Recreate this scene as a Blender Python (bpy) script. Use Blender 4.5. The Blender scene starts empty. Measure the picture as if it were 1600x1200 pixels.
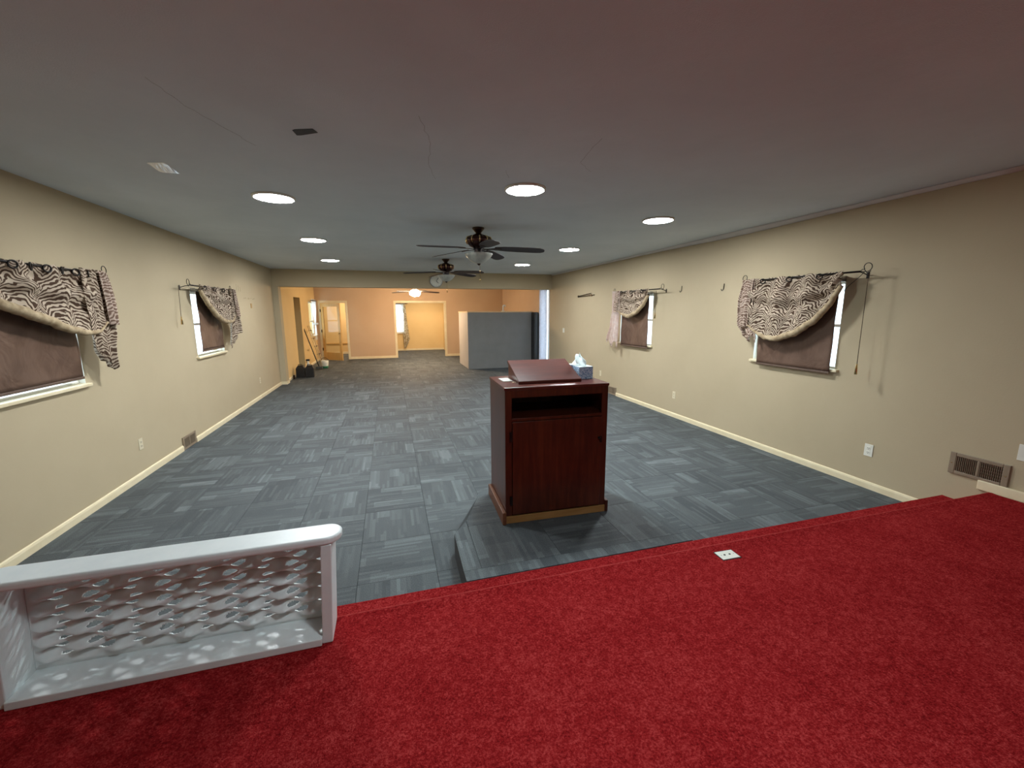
import bpy, math, random
from mathutils import Matrix, Vector
random.seed(7)
PI = math.pi
sc = bpy.context.scene
col = sc.collection

# ------------------------------------------------------------------ camera, world, exposure
cam_d = bpy.data.cameras.new('camera'); cam = bpy.data.objects.new('camera', cam_d); col.objects.link(cam)
R = ((0.96012, -0.05173, 0.27477), (-0.27956, -0.16266, 0.94625), (-0.00425, -0.98533, -0.17063))
def nrm(v):
    l = math.sqrt(sum(a*a for a in v)); return [a/l for a in v]
cxv = Vector(nrm([R[i][0] for i in range(3)])); fw = Vector(nrm([R[i][2] for i in range(3)]))
up = cxv.cross(fw).normalized(); cxv = fw.cross(up).normalized()
M = Matrix((( cxv.x, up.x, -fw.x, 0), (cxv.y, up.y, -fw.y, 0), (cxv.z, up.z, -fw.z, 1.7), (0, 0, 0, 1)))
cam.matrix_world = M
cam_d.sensor_width = 36.0; cam_d.lens = 652/1600*36; cam_d.clip_start = 0.02; cam_d.clip_end = 200
sc.camera = cam
sc.view_settings.view_transform = 'Standard'; sc.view_settings.look = 'None'
sc.view_settings.gamma = 1.0; sc.view_settings.use_curve_mapping = False
sc.view_settings.exposure = 1.43
w = bpy.data.worlds.new('World'); sc.world = w; w.use_nodes = True
bg = w.node_tree.nodes['Background']; bg.inputs[0].default_value = (0.72, 0.88, 1.0, 1); bg.inputs[1].default_value = 1.7

LAMP = 84.0          # strength of the ceiling LED diffusers
WARM = 105.0         # strength of the lit fan globe in the far room

def area(name, loc, size, power, color, rot=(0, 0, 0)):
    l = bpy.data.lights.new(name, 'AREA'); l.shape = 'DISK'; l.size = size; l.energy = power; l.color = color
    o = bpy.data.objects.new(name, l); o.location = loc; o.rotation_euler = rot; col.objects.link(o); return o
area('parlour_lamp_light', (1.4, 17.9, 2.55), 0.35, 19, (1.0, 0.84, 0.66))
area('side_room_lamp_light', (-1.4, 17.6, 2.55), 0.3, 16, (1.0, 0.84, 0.66))

# ------------------------------------------------------------------ helpers
def tag(o, label=None, cat=None, group=None, kind=None):
    if label: o['label'] = label
    if cat: o['category'] = cat
    if group: o['group'] = group
    if kind: o['kind'] = kind
    return o
def empty(name, loc=(0, 0, 0), rz=0, label=None, cat=None, group=None):
    o = bpy.data.objects.new(name, None); col.objects.link(o); o.location = loc; o.rotation_euler = (0, 0, rz)
    o.empty_display_size = 0.1
    return tag(o, label, cat, group)
def copy_tree(o, parent=None):
    c = o.copy(); col.objects.link(c)
    if parent: c.parent = parent
    for ch in list(o.children): copy_tree(ch, c)
    return c

class MB:
    def __init__(s): s.v = []; s.f = []; s.sm = []; s.uv = {}
    def add(s, vs, fs, smooth=False):
        b = len(s.v); s.v += [tuple(p) for p in vs]
        for f in fs: s.f.append(tuple(b+i for i in f)); s.sm.append(smooth)
        return s
    def box(s, a, b):
        x0, y0, z0 = [min(a[i], b[i]) for i in range(3)]; x1, y1, z1 = [max(a[i], b[i]) for i in range(3)]
        return s.add([(x0,y0,z0),(x1,y0,z0),(x1,y1,z0),(x0,y1,z0),(x0,y0,z1),(x1,y0,z1),(x1,y1,z1),(x0,y1,z1)],
                     [(0,3,2,1),(4,5,6,7),(0,1,5,4),(1,2,6,5),(2,3,7,6),(3,0,4,7)])
    def prism(s, poly, z0, z1):
        n = len(poly)
        vs = [(p[0], p[1], z0) for p in poly] + [(p[0], p[1], z1) for p in poly]
        return s.add(vs, [tuple(range(n))[::-1], tuple(range(n, 2*n))] + [(i, (i+1) % n, n+(i+1) % n, n+i) for i in range(n)])
    def extrude(s, poly3, d):
        n = len(poly3); d = Vector(d)
        vs = [Vector(p) for p in poly3]; vs = vs + [p+d for p in vs]
        return s.add(vs, [tuple(range(n))[::-1], tuple(range(n, 2*n))] + [(i, (i+1) % n, n+(i+1) % n, n+i) for i in range(n)])
    def lathe(s, prof, c=(0, 0, 0), n=24, axis='z', cap=True):
        vs = []; fs = []
        for r, h in prof:
            for k in range(n):
                a = 2*PI*k/n
                if axis == 'z': p = (c[0]+r*math.cos(a), c[1]+r*math.sin(a), c[2]+h)
                elif axis == 'x': p = (c[0]+h, c[1]+r*math.cos(a), c[2]+r*math.sin(a))
                else: p = (c[0]+r*math.sin(a), c[1]+h, c[2]+r*math.cos(a))
                vs.append(p)
        m = len(prof)
        for i in range(m-1):
            for k in range(n):
                fs.append((i*n+k, i*n+(k+1) % n, (i+1)*n+(k+1) % n, (i+1)*n+k))
        s.add(vs, fs, True)
        if cap:
            b = len(s.v)-len(vs)
            s.f.append(tuple(b+k for k in range(n))[::-1]); s.sm.append(False)
            s.f.append(tuple(b+(m-1)*n+k for k in range(n))); s.sm.append(False)
        return s
    def tube(s, pts, r, n=8, closed=False):
        pts = [Vector(p) for p in pts]; m = len(pts)
        rs = r if isinstance(r, (list, tuple)) else [r]*m
        vs = []; prev = None
        for i, p in enumerate(pts):
            if closed: t = pts[(i+1) % m]-pts[i-1]
            else: t = pts[min(i+1, m-1)]-pts[max(i-1, 0)]
            t.normalize()
            if prev is None:
                a = Vector((0, 0, 1)) if abs(t.z) < .9 else Vector((1, 0, 0))
                u = t.cross(a).normalized()
            else:
                u = (prev-t*prev.dot(t)).normalized()
            prev = u; vv = t.cross(u)
            for k in range(n):
                a = 2*PI*k/n; vs.append(p+(u*math.cos(a)+vv*math.sin(a))*rs[i])
        fs = []
        for i in range(m if closed else m-1):
            j = (i+1) % m
            for k in range(n): fs.append((i*n+k, i*n+(k+1) % n, j*n+(k+1) % n, j*n+k))
        if not closed: fs += [tuple(range(n))[::-1], tuple((m-1)*n+k for k in range(n))]
        return s.add(vs, fs, True)
    def grid(s, nu, nv, fn, skip=None):
        vs = [fn(i/nu, j/nv) for j in range(nv+1) for i in range(nu+1)]
        fs = []
        for j in range(nv):
            for i in range(nu):
                if skip and skip((i+.5)/nu, (j+.5)/nv): continue
                fs.append((j*(nu+1)+i, j*(nu+1)+i+1, (j+1)*(nu+1)+i+1, (j+1)*(nu+1)+i))
        return s.add(vs, fs, True)
    def build(s, name, mat, parent=None, bevel=0, seg=2, solid=0, loc=None):
        me = bpy.data.meshes.new(name); me.from_pydata(s.v, [], s.f); me.validate(); me.update()
        me.polygons.foreach_set('use_smooth', s.sm[:len(me.polygons)] if len(me.polygons) == len(s.sm) else [False]*len(me.polygons))
        me.materials.append(mat)
        o = bpy.data.objects.new(name, me); col.objects.link(o)
        if parent: o.parent = parent
        if loc: o.location = loc
        if solid:
            m = o.modifiers.new('solid', 'SOLIDIFY'); m.thickness = solid; m.offset = 0
        if bevel:
            m = o.modifiers.new('bevel', 'BEVEL'); m.width = bevel; m.segments = seg; m.limit_method = 'ANGLE'; m.angle_limit = math.radians(40)
        return o
def box(name, a, b, mat, parent=None, bevel=0, seg=2): return MB().box(a, b).build(name, mat, parent, bevel, seg)

# ------------------------------------------------------------------ materials
def srgb(r, g, b):
    f = lambda c: (c/255/12.92) if c/255 <= .04045 else ((c/255+.055)/1.055)**2.4
    return (f(r), f(g), f(b), 1)
class NT:
    def __init__(s, name):
        s.m = bpy.data.materials.new(name); s.m.use_nodes = True; s.t = s.m.node_tree
        s.b = s.t.nodes['Principled BSDF']; s.out = s.t.nodes['Material Output']
    def n(s, typ, **kw):
        nd = s.t.nodes.new(typ)
        for k, v in kw.items():
            if k.startswith('i_'): nd.inputs[k[2:].replace('_', ' ')].default_value = v
            else: setattr(nd, k, v)
        return nd
    def l(s, a, b): s.t.links.new(a, b)
    def math(s, op, a, b=None, c=None):
        nd = s.n('ShaderNodeMath', operation=op)
        for i, x in enumerate((a, b, c)):
            if x is None: continue
            if isinstance(x, (int, float)): nd.inputs[i].default_value = x
            else: s.l(x, nd.inputs[i])
        return nd.outputs[0]
    def ramp(s, fac, stops, interp='LINEAR'):
        r = s.n('ShaderNodeValToRGB'); r.color_ramp.interpolation = interp
        e = r.color_ramp.elements
        while len(e) < len(stops): e.new(.5)
        for i, (p, c) in enumerate(stops): e[i].position = p; e[i].color = c
        s.l(fac, r.inputs[0]); return r.outputs[0]
    def coords(s, which='Object', scale=(1, 1, 1), rot=(0, 0, 0)):
        tc = s.n('ShaderNodeTexCoord'); mp = s.n('ShaderNodeMapping')
        mp.inputs['Scale'].default_value = scale; mp.inputs['Rotation'].default_value = rot
        s.l(tc.outputs[which], mp.inputs[0]); return mp.outputs[0]
    def noise(s, vec, scale, detail=3, rough=.5, dist=0):
        nd = s.n('ShaderNodeTexNoise'); nd.inputs['Scale'].default_value = scale; nd.inputs['Detail'].default_value = detail
        nd.inputs['Roughness'].default_value = rough; nd.inputs['Distortion'].default_value = dist
        s.l(vec, nd.inputs['Vector']); return nd.outputs['Fac']
    def bump(s, h, strength=.2, dist=.01):
        nd = s.n('ShaderNodeBump'); nd.inputs['Strength'].default_value = strength; nd.inputs['Distance'].default_value = dist
        s.l(h, nd.inputs['Height']); s.l(nd.outputs[0], s.b.inputs['Normal'])
    def done(s, rough=.6, metal=0, spec=None):
        s.b.inputs['Roughness'].default_value = rough; s.b.inputs['Metallic'].default_value = metal
        if spec is not None: s.b.inputs['Specular IOR Level'].default_value = spec
        return s.m
def mottled(name, c0, c1, scale=6, rough=.6, metal=0, bump=0, bscale=60, bdist=.004, stretch=(1, 1, 1), spec=None, which='Object', dist=0):
    t = NT(name); v = t.coords(which, stretch)
    f = t.noise(v, scale, 5, .6, dist)
    t.l(t.ramp(f, [(.3, c0), (.7, c1)]), t.b.inputs['Base Color'])
    if bump: t.bump(t.noise(v, bscale, 3), bump, bdist)
    return t.done(rough, metal, spec)
wall_m = mottled('beige_wall_paint', srgb(184, 170, 142), srgb(190, 176, 148), 1.2, .75, bump=.25, bscale=90, bdist=.002, spec=.2)
tan_m = mottled('warm_lit_wall_paint', srgb(200, 172, 142), srgb(206, 179, 150), 1.2, .75, bump=.2, bscale=90, bdist=.002, spec=.2)  # same paint as the hall, warm fan light put into its colour
yellow_m = mottled('yellow_lit_wall_paint', srgb(226, 196, 140), srgb(232, 204, 150), 1.2, .75, bump=.2, bscale=90, bdist=.002, spec=.2)  # wall paint turned yellow to carry the warm lamplight of these rooms
t = NT('ceiling_plaster'); v = t.coords()
f1 = t.noise(v, .9, 5, .65, .3)
t.l(t.ramp(f1, [(.25, srgb(202, 211, 216)), (.75, srgb(216, 224, 229))]), t.b.inputs['Base Color'])
h = t.math('ADD', t.noise(v, 3, 4), t.math('MULTIPLY', t.noise(v, 160, 2), .12)); t.bump(h, .35, .02)
ceil_m = t.done(.9, 0, .1)
trim_m = mottled('cream_trim_paint', srgb(226, 212, 176), srgb(236, 224, 192), 8, .45)
white_m = mottled('white_gloss_paint', srgb(226, 234, 236), srgb(240, 246, 246), 5, .38, bump=.12, bscale=30, bdist=.003)
whitep_m = mottled('white_plastic', srgb(226, 226, 214), srgb(234, 234, 224), 4, .4)
ivory_m = mottled('ivory_plastic', srgb(214, 204, 176), srgb(222, 212, 186), 4, .4)
dark_m = mottled('black_void', (.004, .004, .004, 1), (.01, .01, .01, 1), 4, .8)
black_m = mottled('black_plastic', (.006, .006, .007, 1), (.015, .015, .016, 1), 6, .5)
brownmetal_m = mottled('brown_register_enamel', srgb(134, 118, 98), srgb(148, 132, 112), 6, .45)
bronze_m = mottled('dark_bronze', srgb(52, 40, 32), srgb(74, 58, 46), 20, .3, .9)
brass_m = mottled('polished_brass', srgb(206, 170, 110), srgb(232, 206, 150), 20, .18, 1)
steel_m = mottled('brushed_steel', srgb(170, 172, 176), srgb(200, 202, 206), 20, .3, 1)
iron_m = mottled('black_iron', (.012, .01, .01, 1), (.03, .026, .024, 1), 20, .4, .7)
grey_m = mottled('grey_partition_panel', srgb(122, 124, 124), srgb(130, 132, 132), 3, .55)
capm_m = mottled('pale_wood_cap', srgb(206, 180, 140), srgb(216, 192, 152), 6, .5)
doorw_m = mottled('honey_door_wood', srgb(206, 164, 98), srgb(222, 182, 116), 3, .4, stretch=(8, 8, .6))
# mahogany
def wood(name, c0, c1, c2, rough=.32, st=(14, 14, 1.2)):
    t = NT(name); v = t.coords('Object', st)
    f = t.noise(v, 2.2, 8, .62, .6); g = t.noise(t.coords('Object', (1, 1, 1)), 2.4, 4, .6)
    f = t.math('ADD', t.math('MULTIPLY', f, .6), t.math('MULTIPLY', g, .4))
    t.l(t.ramp(f, [(.3, c0), (.5, c1), (.72, c2)]), t.b.inputs['Base Color'])
    t.bump(t.noise(v, 12, 3), .08, .002)
    return t.done(rough, 0, .5)
mahog_m = wood('mahogany_stain', srgb(44, 14, 7), srgb(72, 30, 16), srgb(100, 46, 24))
mahogh_m = wood('mahogany_stain_reader', srgb(58, 20, 14), srgb(82, 32, 23), srgb(106, 48, 36), .3, (1.2, 14, 14))
rawwood_m = wood('raw_yellow_wood', srgb(128, 92, 48), srgb(158, 120, 68), srgb(176, 140, 88), .6, (1.2, 14, 14))
blade_m = wood('dark_fan_blade', srgb(32, 20, 19), srgb(44, 28, 26), srgb(54, 36, 33), .45, (6, 6, 6))
# red carpet
t = NT('red_carpet'); v = t.coords()
f = t.noise(v, 110, 3, .85); g = t.noise(v, 3, 4, .6); gg = t.noise(v, 34, 3, .6)
ff = t.math('ADD', t.math('ADD', t.math('MULTIPLY', f, .62), t.math('MULTIPLY', gg, .24)), t.math('MULTIPLY', g, .14))
t.l(t.ramp(ff, [(.36, srgb(96, 12, 16)), (.5, srgb(146, 30, 33)), (.64, srgb(188, 70, 68))]), t.b.inputs['Base Color'])
t.bump(t.noise(v, 260, 2), .9, .006)
red_m = t.done(.95, 0, .03)
# carpet tiles: streaks along v of the tile's own UV
def carpet(name, lift=0.0):
    t = NT(name)
    uv = t.n('ShaderNodeUVMap'); uv.uv_map = 'UVMap'
    sx = t.n('ShaderNodeSeparateXYZ'); t.l(uv.outputs[0], sx.inputs[0])
    oi = t.n('ShaderNodeObjectInfo'); geo = t.n('ShaderNodeNewGeometry')
    rnd = t.math('FRACT', t.math('ADD', t.math('MULTIPLY', oi.outputs['Random'], 7.31), t.math('MULTIPLY', geo.outputs['Random Per Island'], 3.17)))
    rv = t.math('MULTIPLY', rnd, 53.0)
    def wn(scale_u, scale_v, off):
        # random value for cells: long dashes of irregular length
        u = t.math('FLOOR', t.math('MULTIPLY', sx.outputs[0], scale_u))
        c1 = t.n('ShaderNodeCombineXYZ'); t.l(t.math('ADD', u, off), c1.inputs[0]); t.l(rv, c1.inputs[1])
        w1 = t.n('ShaderNodeTexWhiteNoise'); w1.noise_dimensions = '3D'; t.l(c1.outputs[0], w1.inputs['Vector'])
        vv = t.math('FLOOR', t.math('ADD', t.math('MULTIPLY', sx.outputs[1], scale_v), t.math('MULTIPLY', w1.outputs['Value'], 5)))
        c2 = t.n('ShaderNodeCombineXYZ'); t.l(u, c2.inputs[0]); t.l(vv, c2.inputs[1]); t.l(t.math('ADD', rv, off), c2.inputs[2])
        w2 = t.n('ShaderNodeTexWhiteNoise'); w2.noise_dimensions = '3D'; t.l(c2.outputs[0], w2.inputs['Vector'])
        return w2.outputs['Value']
    a = wn(10, 2.2, 1.0); b = wn(46, 3.5, 9.0); c = wn(5, 1.3, 17.0)
    s_ = t.math('ADD', t.math('ADD', t.math('MULTIPLY', t.math('POWER', a, 3.0), .20), t.math('MULTIPLY', t.math('POWER', b, 3.0), .17)), t.math('MULTIPLY', c, .09))
    tc = t.n('ShaderNodeTexCoord'); gr = t.noise(tc.outputs['Object'], 170, 2, .7)
    s_ = t.math('ADD', s_, t.math('MULTIPLY', t.math('SUBTRACT', gr, .5), .75))
    s_ = t.math('ADD', s_, t.math('MULTIPLY', rnd, .06))
    t.l(t.ramp(s_, [(0, srgb(58, 64, 68)), (.25, srgb(84, 91, 94)), (.8, srgb(140, 148, 151))]), t.b.inputs['Base Color'])
    t.bump(gr, .5, .004)
    return t.done(.72, 0, .38)
tile_m = carpet('grey_carpet_tile')
floor_m = mottled('carpet_glue_backing', (.02, .022, .024, 1), (.03, .032, .034, 1), 5, .9)
# fabrics
def fabric(name, cols, stripe=True, transl=.35, rough=.9, alpha=1.0):
    t = NT(name); v = t.coords('Object', (1, 1, 1))
    if stripe:
        sp = t.n('ShaderNodeSeparateXYZ'); t.l(v, sp.inputs[0])
        n1 = t.noise(v, 5, 2, .5); n2 = t.noise(v, 11, 2, .5)
        yy = t.math('ADD', t.math('MULTIPLY', sp.outputs[1], 5.2), t.math('MULTIPLY', n1, 1.1))
        saw = t.math('ABSOLUTE', t.math('SUBTRACT', t.math('FRACT', yy), .5))
        arch = t.math('MULTIPLY', t.math('POWER', t.math('MULTIPLY', saw, 2.0), 1.5), .075)
        zz = t.math('ADD', t.math('ADD', sp.outputs[2], arch), t.math('MULTIPLY', n2, .09))
        sn = t.math('SINE', t.math('MULTIPLY', zz, 205.0))
        th_ = t.math('MULTIPLY', t.math('SUBTRACT', t.noise(v, 26, 2, .5), .5), 3.2)
        colr = t.ramp(t.math('ADD', t.math('MULTIPLY', t.math('ADD', sn, th_), .5), .5), [(.40, cols[0]), (.58, cols[1])])
    else:
        colr = t.ramp(t.noise(v, 18, 4, .6), [(.35, cols[0]), (.65, cols[1])])
    t.l(colr, t.b.inputs['Base Color']); t.done(rough, 0, .2)
    tr = t.n('ShaderNodeBsdfTranslucent'); t.l(colr, tr.inputs[0])
    mx = t.n('ShaderNodeMixShader'); mx.inputs[0].default_value = transl
    t.l(t.b.outputs[0], mx.inputs[1]); t.l(tr.outputs[0], mx.inputs[2]); last = mx.outputs[0]
    if alpha < 1:
        tp = t.n('ShaderNodeBsdfTransparent'); m2 = t.n('ShaderNodeMixShader'); m2.inputs[0].default_value = alpha
        t.l(tp.outputs[0], m2.inputs[1]); t.l(last, m2.inputs[2]); last = m2.outputs[0]
    t.l(last, t.out.inputs[0]); return t.m
zebra_m = fabric('zebra_print_fabric', (srgb(86, 66, 53), srgb(208, 192, 172)), True, .2)
zebral_m = fabric('zebra_print_sheer_tail', (srgb(138, 112, 98), srgb(216, 198, 182)), True, .3)
tailz_m = fabric('zebra_print_tail', (srgb(96, 76, 62), srgb(204, 188, 168)), True, .25)
hem_m = fabric('champagne_rolled_hem', (srgb(168, 146, 116), srgb(206, 188, 156)), False, .15)
pink_m = fabric('pale_pink_sheer', (srgb(226, 204, 196), srgb(240, 228, 222)), False, .6, alpha=.75)
sheer_m = fabric('white_sheer', (srgb(232, 236, 240), srgb(246, 248, 250)), False, .75, alpha=.8)
dsheer_m = fabric('white_lined_sheer', (srgb(206, 208, 220), srgb(220, 222, 234)), False, .22)
t = NT('brown_shade_vinyl'); v = t.coords()
f = t.noise(v, 3, 3, .5, 1.5)
t.l(t.ramp(f, [(.3, srgb(88, 66, 54)), (.7, srgb(112, 88, 74))]), t.b.inputs['Base Color'])
t.bump(t.noise(v, 4, 3, .5, 1.2), .5, .03); shade_m = t.done(.5, 0, .35)
t = NT('window_glass'); lw = t.n('ShaderNodeLayerWeight'); lw.inputs[0].default_value = .5
tp = t.n('ShaderNodeBsdfTransparent'); tp.inputs[0].default_value = (.96, .98, .98, 1)
gl = t.n('ShaderNodeBsdfGlossy'); gl.inputs['Roughness'].default_value = .02
mx = t.n('ShaderNodeMixShader'); t.l(t.math('ADD', t.math('MULTIPLY', t.math('POWER', lw.outputs['Facing'], 5.0), .3), .03), mx.inputs[0]); t.l(tp.outputs[0], mx.inputs[1]); t.l(gl.outputs[0], mx.inputs[2]); t.l(mx.outputs[0], t.out.inputs[0])
glass_m = t.m
def emit(name, c, s):
    t = NT(name); e = t.n('ShaderNodeEmission'); e.inputs[0].default_value = (*c, 1); e.inputs[1].default_value = s
    t.l(e.outputs[0], t.out.inputs[0]); return t.m
led_m = emit('led_diffuser_neutral', (.95, .985, 1.0), LAMP)
ledc_m = emit('led_diffuser_cool', (.80, .98, 1.0), LAMP*.85)
leds_m = emit('led_diffuser_stage_fill', (.86, .96, 1.0), LAMP*.5)
globe_m = emit('lit_warm_globe', (1, .70, .43), WARM)
t = NT('frosted_glass_bowl'); v = t.coords()
f = t.noise(v, 14, 4, .6, 2)
t.l(t.ramp(f, [(.3, srgb(176, 180, 172)), (.7, srgb(206, 208, 200))]), t.b.inputs['Base Color'])
t.b.inputs['Transmission Weight'].default_value = .25; bowl_m = t.done(.35)

# ------------------------------------------------------------------ dimensions
WL, WR = -2.56, 4.365
CZ = 2.70
YB = 11.03           # front face of the beam
YF = 16.36           # far wall
S1, S2 = .17, .318   # step and stage heights
Y1, Y2 = 2.16, 1.872
YBK = -2.6
XBL = -2.5           # left wall of the far room

def wall_holes(name, axis, c0, c1, a0, a1, z0, z1, holes, mat, split=None):
    """axis 'x': a wall plane at x between c0..c1 running along y; 'y': plane at y between c0..c1 running along x.
    holes: (a0, a1, z0, z1). Returns one mesh with reveals."""
    A = sorted(set([a0, a1]+[h[0] for h in holes]+[h[1] for h in holes])); Z = sorted(set([z0, z1]+[h[2] for h in holes]+[h[3] for h in holes]))
    A = [a for a in A if a0 <= a <= a1]; Z = [z for z in Z if z0 <= z <= z1]
    P = (lambda c, a, z: (c, a, z)) if axis == 'x' else (lambda c, a, z: (a, c, z))
    def hole(i, j):
        if i < 0 or j < 0 or i >= len(A)-1 or j >= len(Z)-1: return True
        ma, mz = (A[i]+A[i+1])/2, (Z[j]+Z[j+1])/2
        return any(h[0] < ma < h[1] and h[2] < mz < h[3] for h in holes)
    m = MB()
    for i in range(len(A)-1):
        for j in range(len(Z)-1):
            if hole(i, j): continue
            p, q, r, s = A[i], A[i+1], Z[j], Z[j+1]
            for c in (c0, c1): m.add([P(c, p, r), P(c, q, r), P(c, q, s), P(c, p, s)], [(0, 1, 2, 3)])
            if hole(i-1, j): m.add([P(c0, p, r), P(c1, p, r), P(c1, p, s), P(c0, p, s)], [(0, 1, 2, 3)])
            if hole(i+1, j): m.add([P(c0, q, r), P(c1, q, r), P(c1, q, s), P(c0, q, s)], [(0, 1, 2, 3)])
            if hole(i, j-1): m.add([P(c0, p, r), P(c1, p, r), P(c1, q, r), P(c0, q, r)], [(0, 1, 2, 3)])
            if hole(i, j+1): m.add([P(c0, p, s), P(c1, p, s), P(c1, q, s), P(c0, q, s)], [(0, 1, 2, 3)])
    return tag(m.build(name, mat), kind='structure')

# windows of the hall: (side, y0, y1, z0, z1)
WZ0, WZ1 = 1.105, 2.0
W_NL = (3.40, 4.47); W_FL = (6.73, 7.72); W_NR = (3.15, 4.17); W_FR = (6.32, 7.36)
TH = .16
wall_holes('wall_left', 'x', WL, WL-TH, YBK, YB+.25, 0, CZ+.02, [(*W_NL, WZ0, WZ1), (*W_FL, WZ0, WZ1)], wall_m)
DR = (11.25, 11.93)   # glazed side door in right wall beyond beam
wall_holes('wall_right', 'x', WR, WR+TH, YBK, YB+.12, 0, CZ+.02, [(*W_NR, WZ0, WZ1), (*W_FR, WZ0, WZ1)], wall_m)
wall_holes('wall_far_room_right', 'x', WR, WR+TH, YB+.12, YF+.12, 0, CZ+.02, [(*DR, 0, 2.42)], tan_m)
ALC = (12.92, 13.78); BW = (15.08, 16.15)
wall_holes('wall_far_room_left', 'x', XBL, XBL-TH, YB+.25, YF+.12, 0, CZ+.02, [(*ALC, 0, 2.13), (*BW, .95, 2.06)], yellow_m)
LD = (-2.33, -1.49); WO = (.25, 2.06)
wall_holes('wall_far', 'y', YF, YF+.12, XBL, WR, 0, CZ+.02, [(*LD, 0, 2.05), (*WO, 0, 2.05)], tan_m)
tag(box('wall_back', (WL-TH, YBK-TH, 0), (WR+TH, YBK, CZ), wall_m), kind='structure')
# beam between hall and far room, left stub
tag(box('trim_1', (WL, YB, 2.30), (WR, YB+.25, CZ), wall_m, bevel=.004), 'wide painted beam across the ceiling between hall and far room', kind='structure')
tag(box('trim_2', (WL-.0, YB, 0), (XBL+.06, YB+.25, 2.30), wall_m), 'narrow wall stub under the left end of the beam', kind='structure')
# rooms past the far wall
YR = 19.38
PW = (.245, .66)
wall_holes('wall_parlour_back', 'y', YR, YR+.12, -.6, 2.4, 0, CZ, [(*PW, .80, 2.07)], yellow_m)
tag(box('wall_parlour_right', (2.36, YF+.12, 0), (2.48, YR, CZ), yellow_m), kind='structure')
tag(box('wall_parlour_left', (-.72, YF+.12, 0), (-.6, YR, CZ), yellow_m), kind='structure')
tag(box('wall_side_room_back', (-3.6, 18.6, 0), (-.72, 18.72, CZ), yellow_m), kind='structure')
tag(box('wall_side_room_left', (-3.72, YF+.12, 0), (-3.6, 18.72, CZ), yellow_m), kind='structure')
tag(box('wall_side_room_front', (-3.72, YF, 0), (XBL-TH, YF+.12, CZ), yellow_m), kind='structure')
# alcove behind the doorway in the left wall
a = MB().box((-3.5, 12.6, 0), (-3.4, 14.1, 2.4)).box((-3.4, 12.6, 0), (XBL-TH, 12.7, 2.4)).box((-3.4, 14.0, 0), (XBL-TH, 14.1, 2.4)).box((-3.5, 12.6, 2.4), (XBL-TH, 14.1, 2.5))
tag(a.build('wall_closet', wall_m), kind='structure')
# ceiling
tag(box('ceiling', (WL-TH, YBK, CZ), (WR+TH, YB+.2, CZ+.1), ceil_m), kind='structure')
tag(box('ceiling_far_room', (-3.75, YB+.2, CZ), (WR+TH, YR+.15, CZ+.1), ceil_m), kind='structure')
# thin light coving bead along the right ceiling edge
tv = []
m = MB()
def cove(u, v):
    y = 2.0+u*9.0; k = .018+.016*math.exp(-((y-4.6)/1.1)**2)
    return (WR-k*(1-v)*2.2, y, CZ-.002-k*v*1.5-(.006*math.sin(v*PI)))
m.grid(60, 4, cove); tag(m.build('trim_3', mottled('cove_tape', srgb(205, 203, 200), srgb(215, 213, 210), 4, .6), solid=.003), kind='structure')

# ------------------------------------------------------------------ floor with carpet tiles
flo = tag(box('floor', (-3.75, -2.6, -.12), (WR+TH, YR+.15, -.008), floor_m), kind='structure')
def tile_mesh(wx, wy, turned):
    me = bpy.data.meshes.new('carpet_tile')
    g = .0012
    x0, x1, y0, y1 = g, wx-g, g, wy-g
    vs = [(x0,y0,-.008),(x1,y0,-.008),(x1,y1,-.008),(x0,y1,-.008),(x0,y0,0),(x1,y0,0),(x1,y1,0),(x0,y1,0)]
    fs = [(0,3,2,1),(4,5,6,7),(0,1,5,4),(1,2,6,5),(2,3,7,6),(3,0,4,7)]
    me.from_pydata(vs, [], fs); uvl = me.uv_layers.new(name='UVMap')
    for lp in me.loops:
        p = vs[lp.vertex_index]; uvl.data[lp.index].uv = (p[1], p[0]) if turned else (p[0], p[1])
    me.materials.append(tile_m); return me
cache = {}
T = .5
ny_parts = 19
xs = [WL] + [WL+.28+T*i for i in range(14)] + [WR]
xs = [x for x in xs if x <= WR]
if xs[-1]-xs[-2] < .05: xs.pop(-2)
SY = Y1-.10
def joined_tiles(name, cells, parent, mat, z=0):
    vs = []; fs = []; uvs = []
    for (xa, xb, ya, yb, turned) in cells:
        b = len(vs); g = .0012
        pts = [(xa+g,ya+g,-.008),(xb-g,ya+g,-.008),(xb-g,yb-g,-.008),(xa+g,yb-g,-.008),(xa+g,ya+g,0),(xb-g,ya+g,0),(xb-g,yb-g,0),(xa+g,yb-g,0)]
        vs += [(p[0], p[1], p[2]+z) for p in pts]
        for f in [(4,5,6,7),(0,1,5,4),(1,2,6,5),(2,3,7,6),(3,0,4,7)]:
            fs.append(tuple(b+i for i in f))
            for i in f:
                p = pts[i]; uvs.append((p[1]-ya, p[0]-xa) if turned else (p[0]-xa, p[1]-ya))
    me = bpy.data.meshes.new(name); me.from_pydata(vs, [], fs); ul = me.uv_layers.new(name='UVMap')
    for i, u in enumerate(uvs): ul.data[i].uv = u
    me.materials.append(mat); o = bpy.data.objects.new(name, me); col.objects.link(o); o.parent = parent
    return o
for j in range(ny_parts):
    ya, yb = SY+j*T, SY+(j+1)*T
    if ya < 2.1: ya = 2.165
    for i in range(len(xs)-1):
        xa, xb = xs[i], xs[i+1]
        turned = (i+j) % 2 == 0
        key = (round(xb-xa, 3), round(yb-ya, 3), turned)
        if key not in cache: cache[key] = tile_mesh(xb-xa, yb-ya, turned)
        o = bpy.data.objects.new('carpet_tile', cache[key]); col.objects.link(o); o.parent = flo; o.location = (xa, ya, 0)
cells = []
y = SY+ny_parts*T; j = ny_parts
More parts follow.
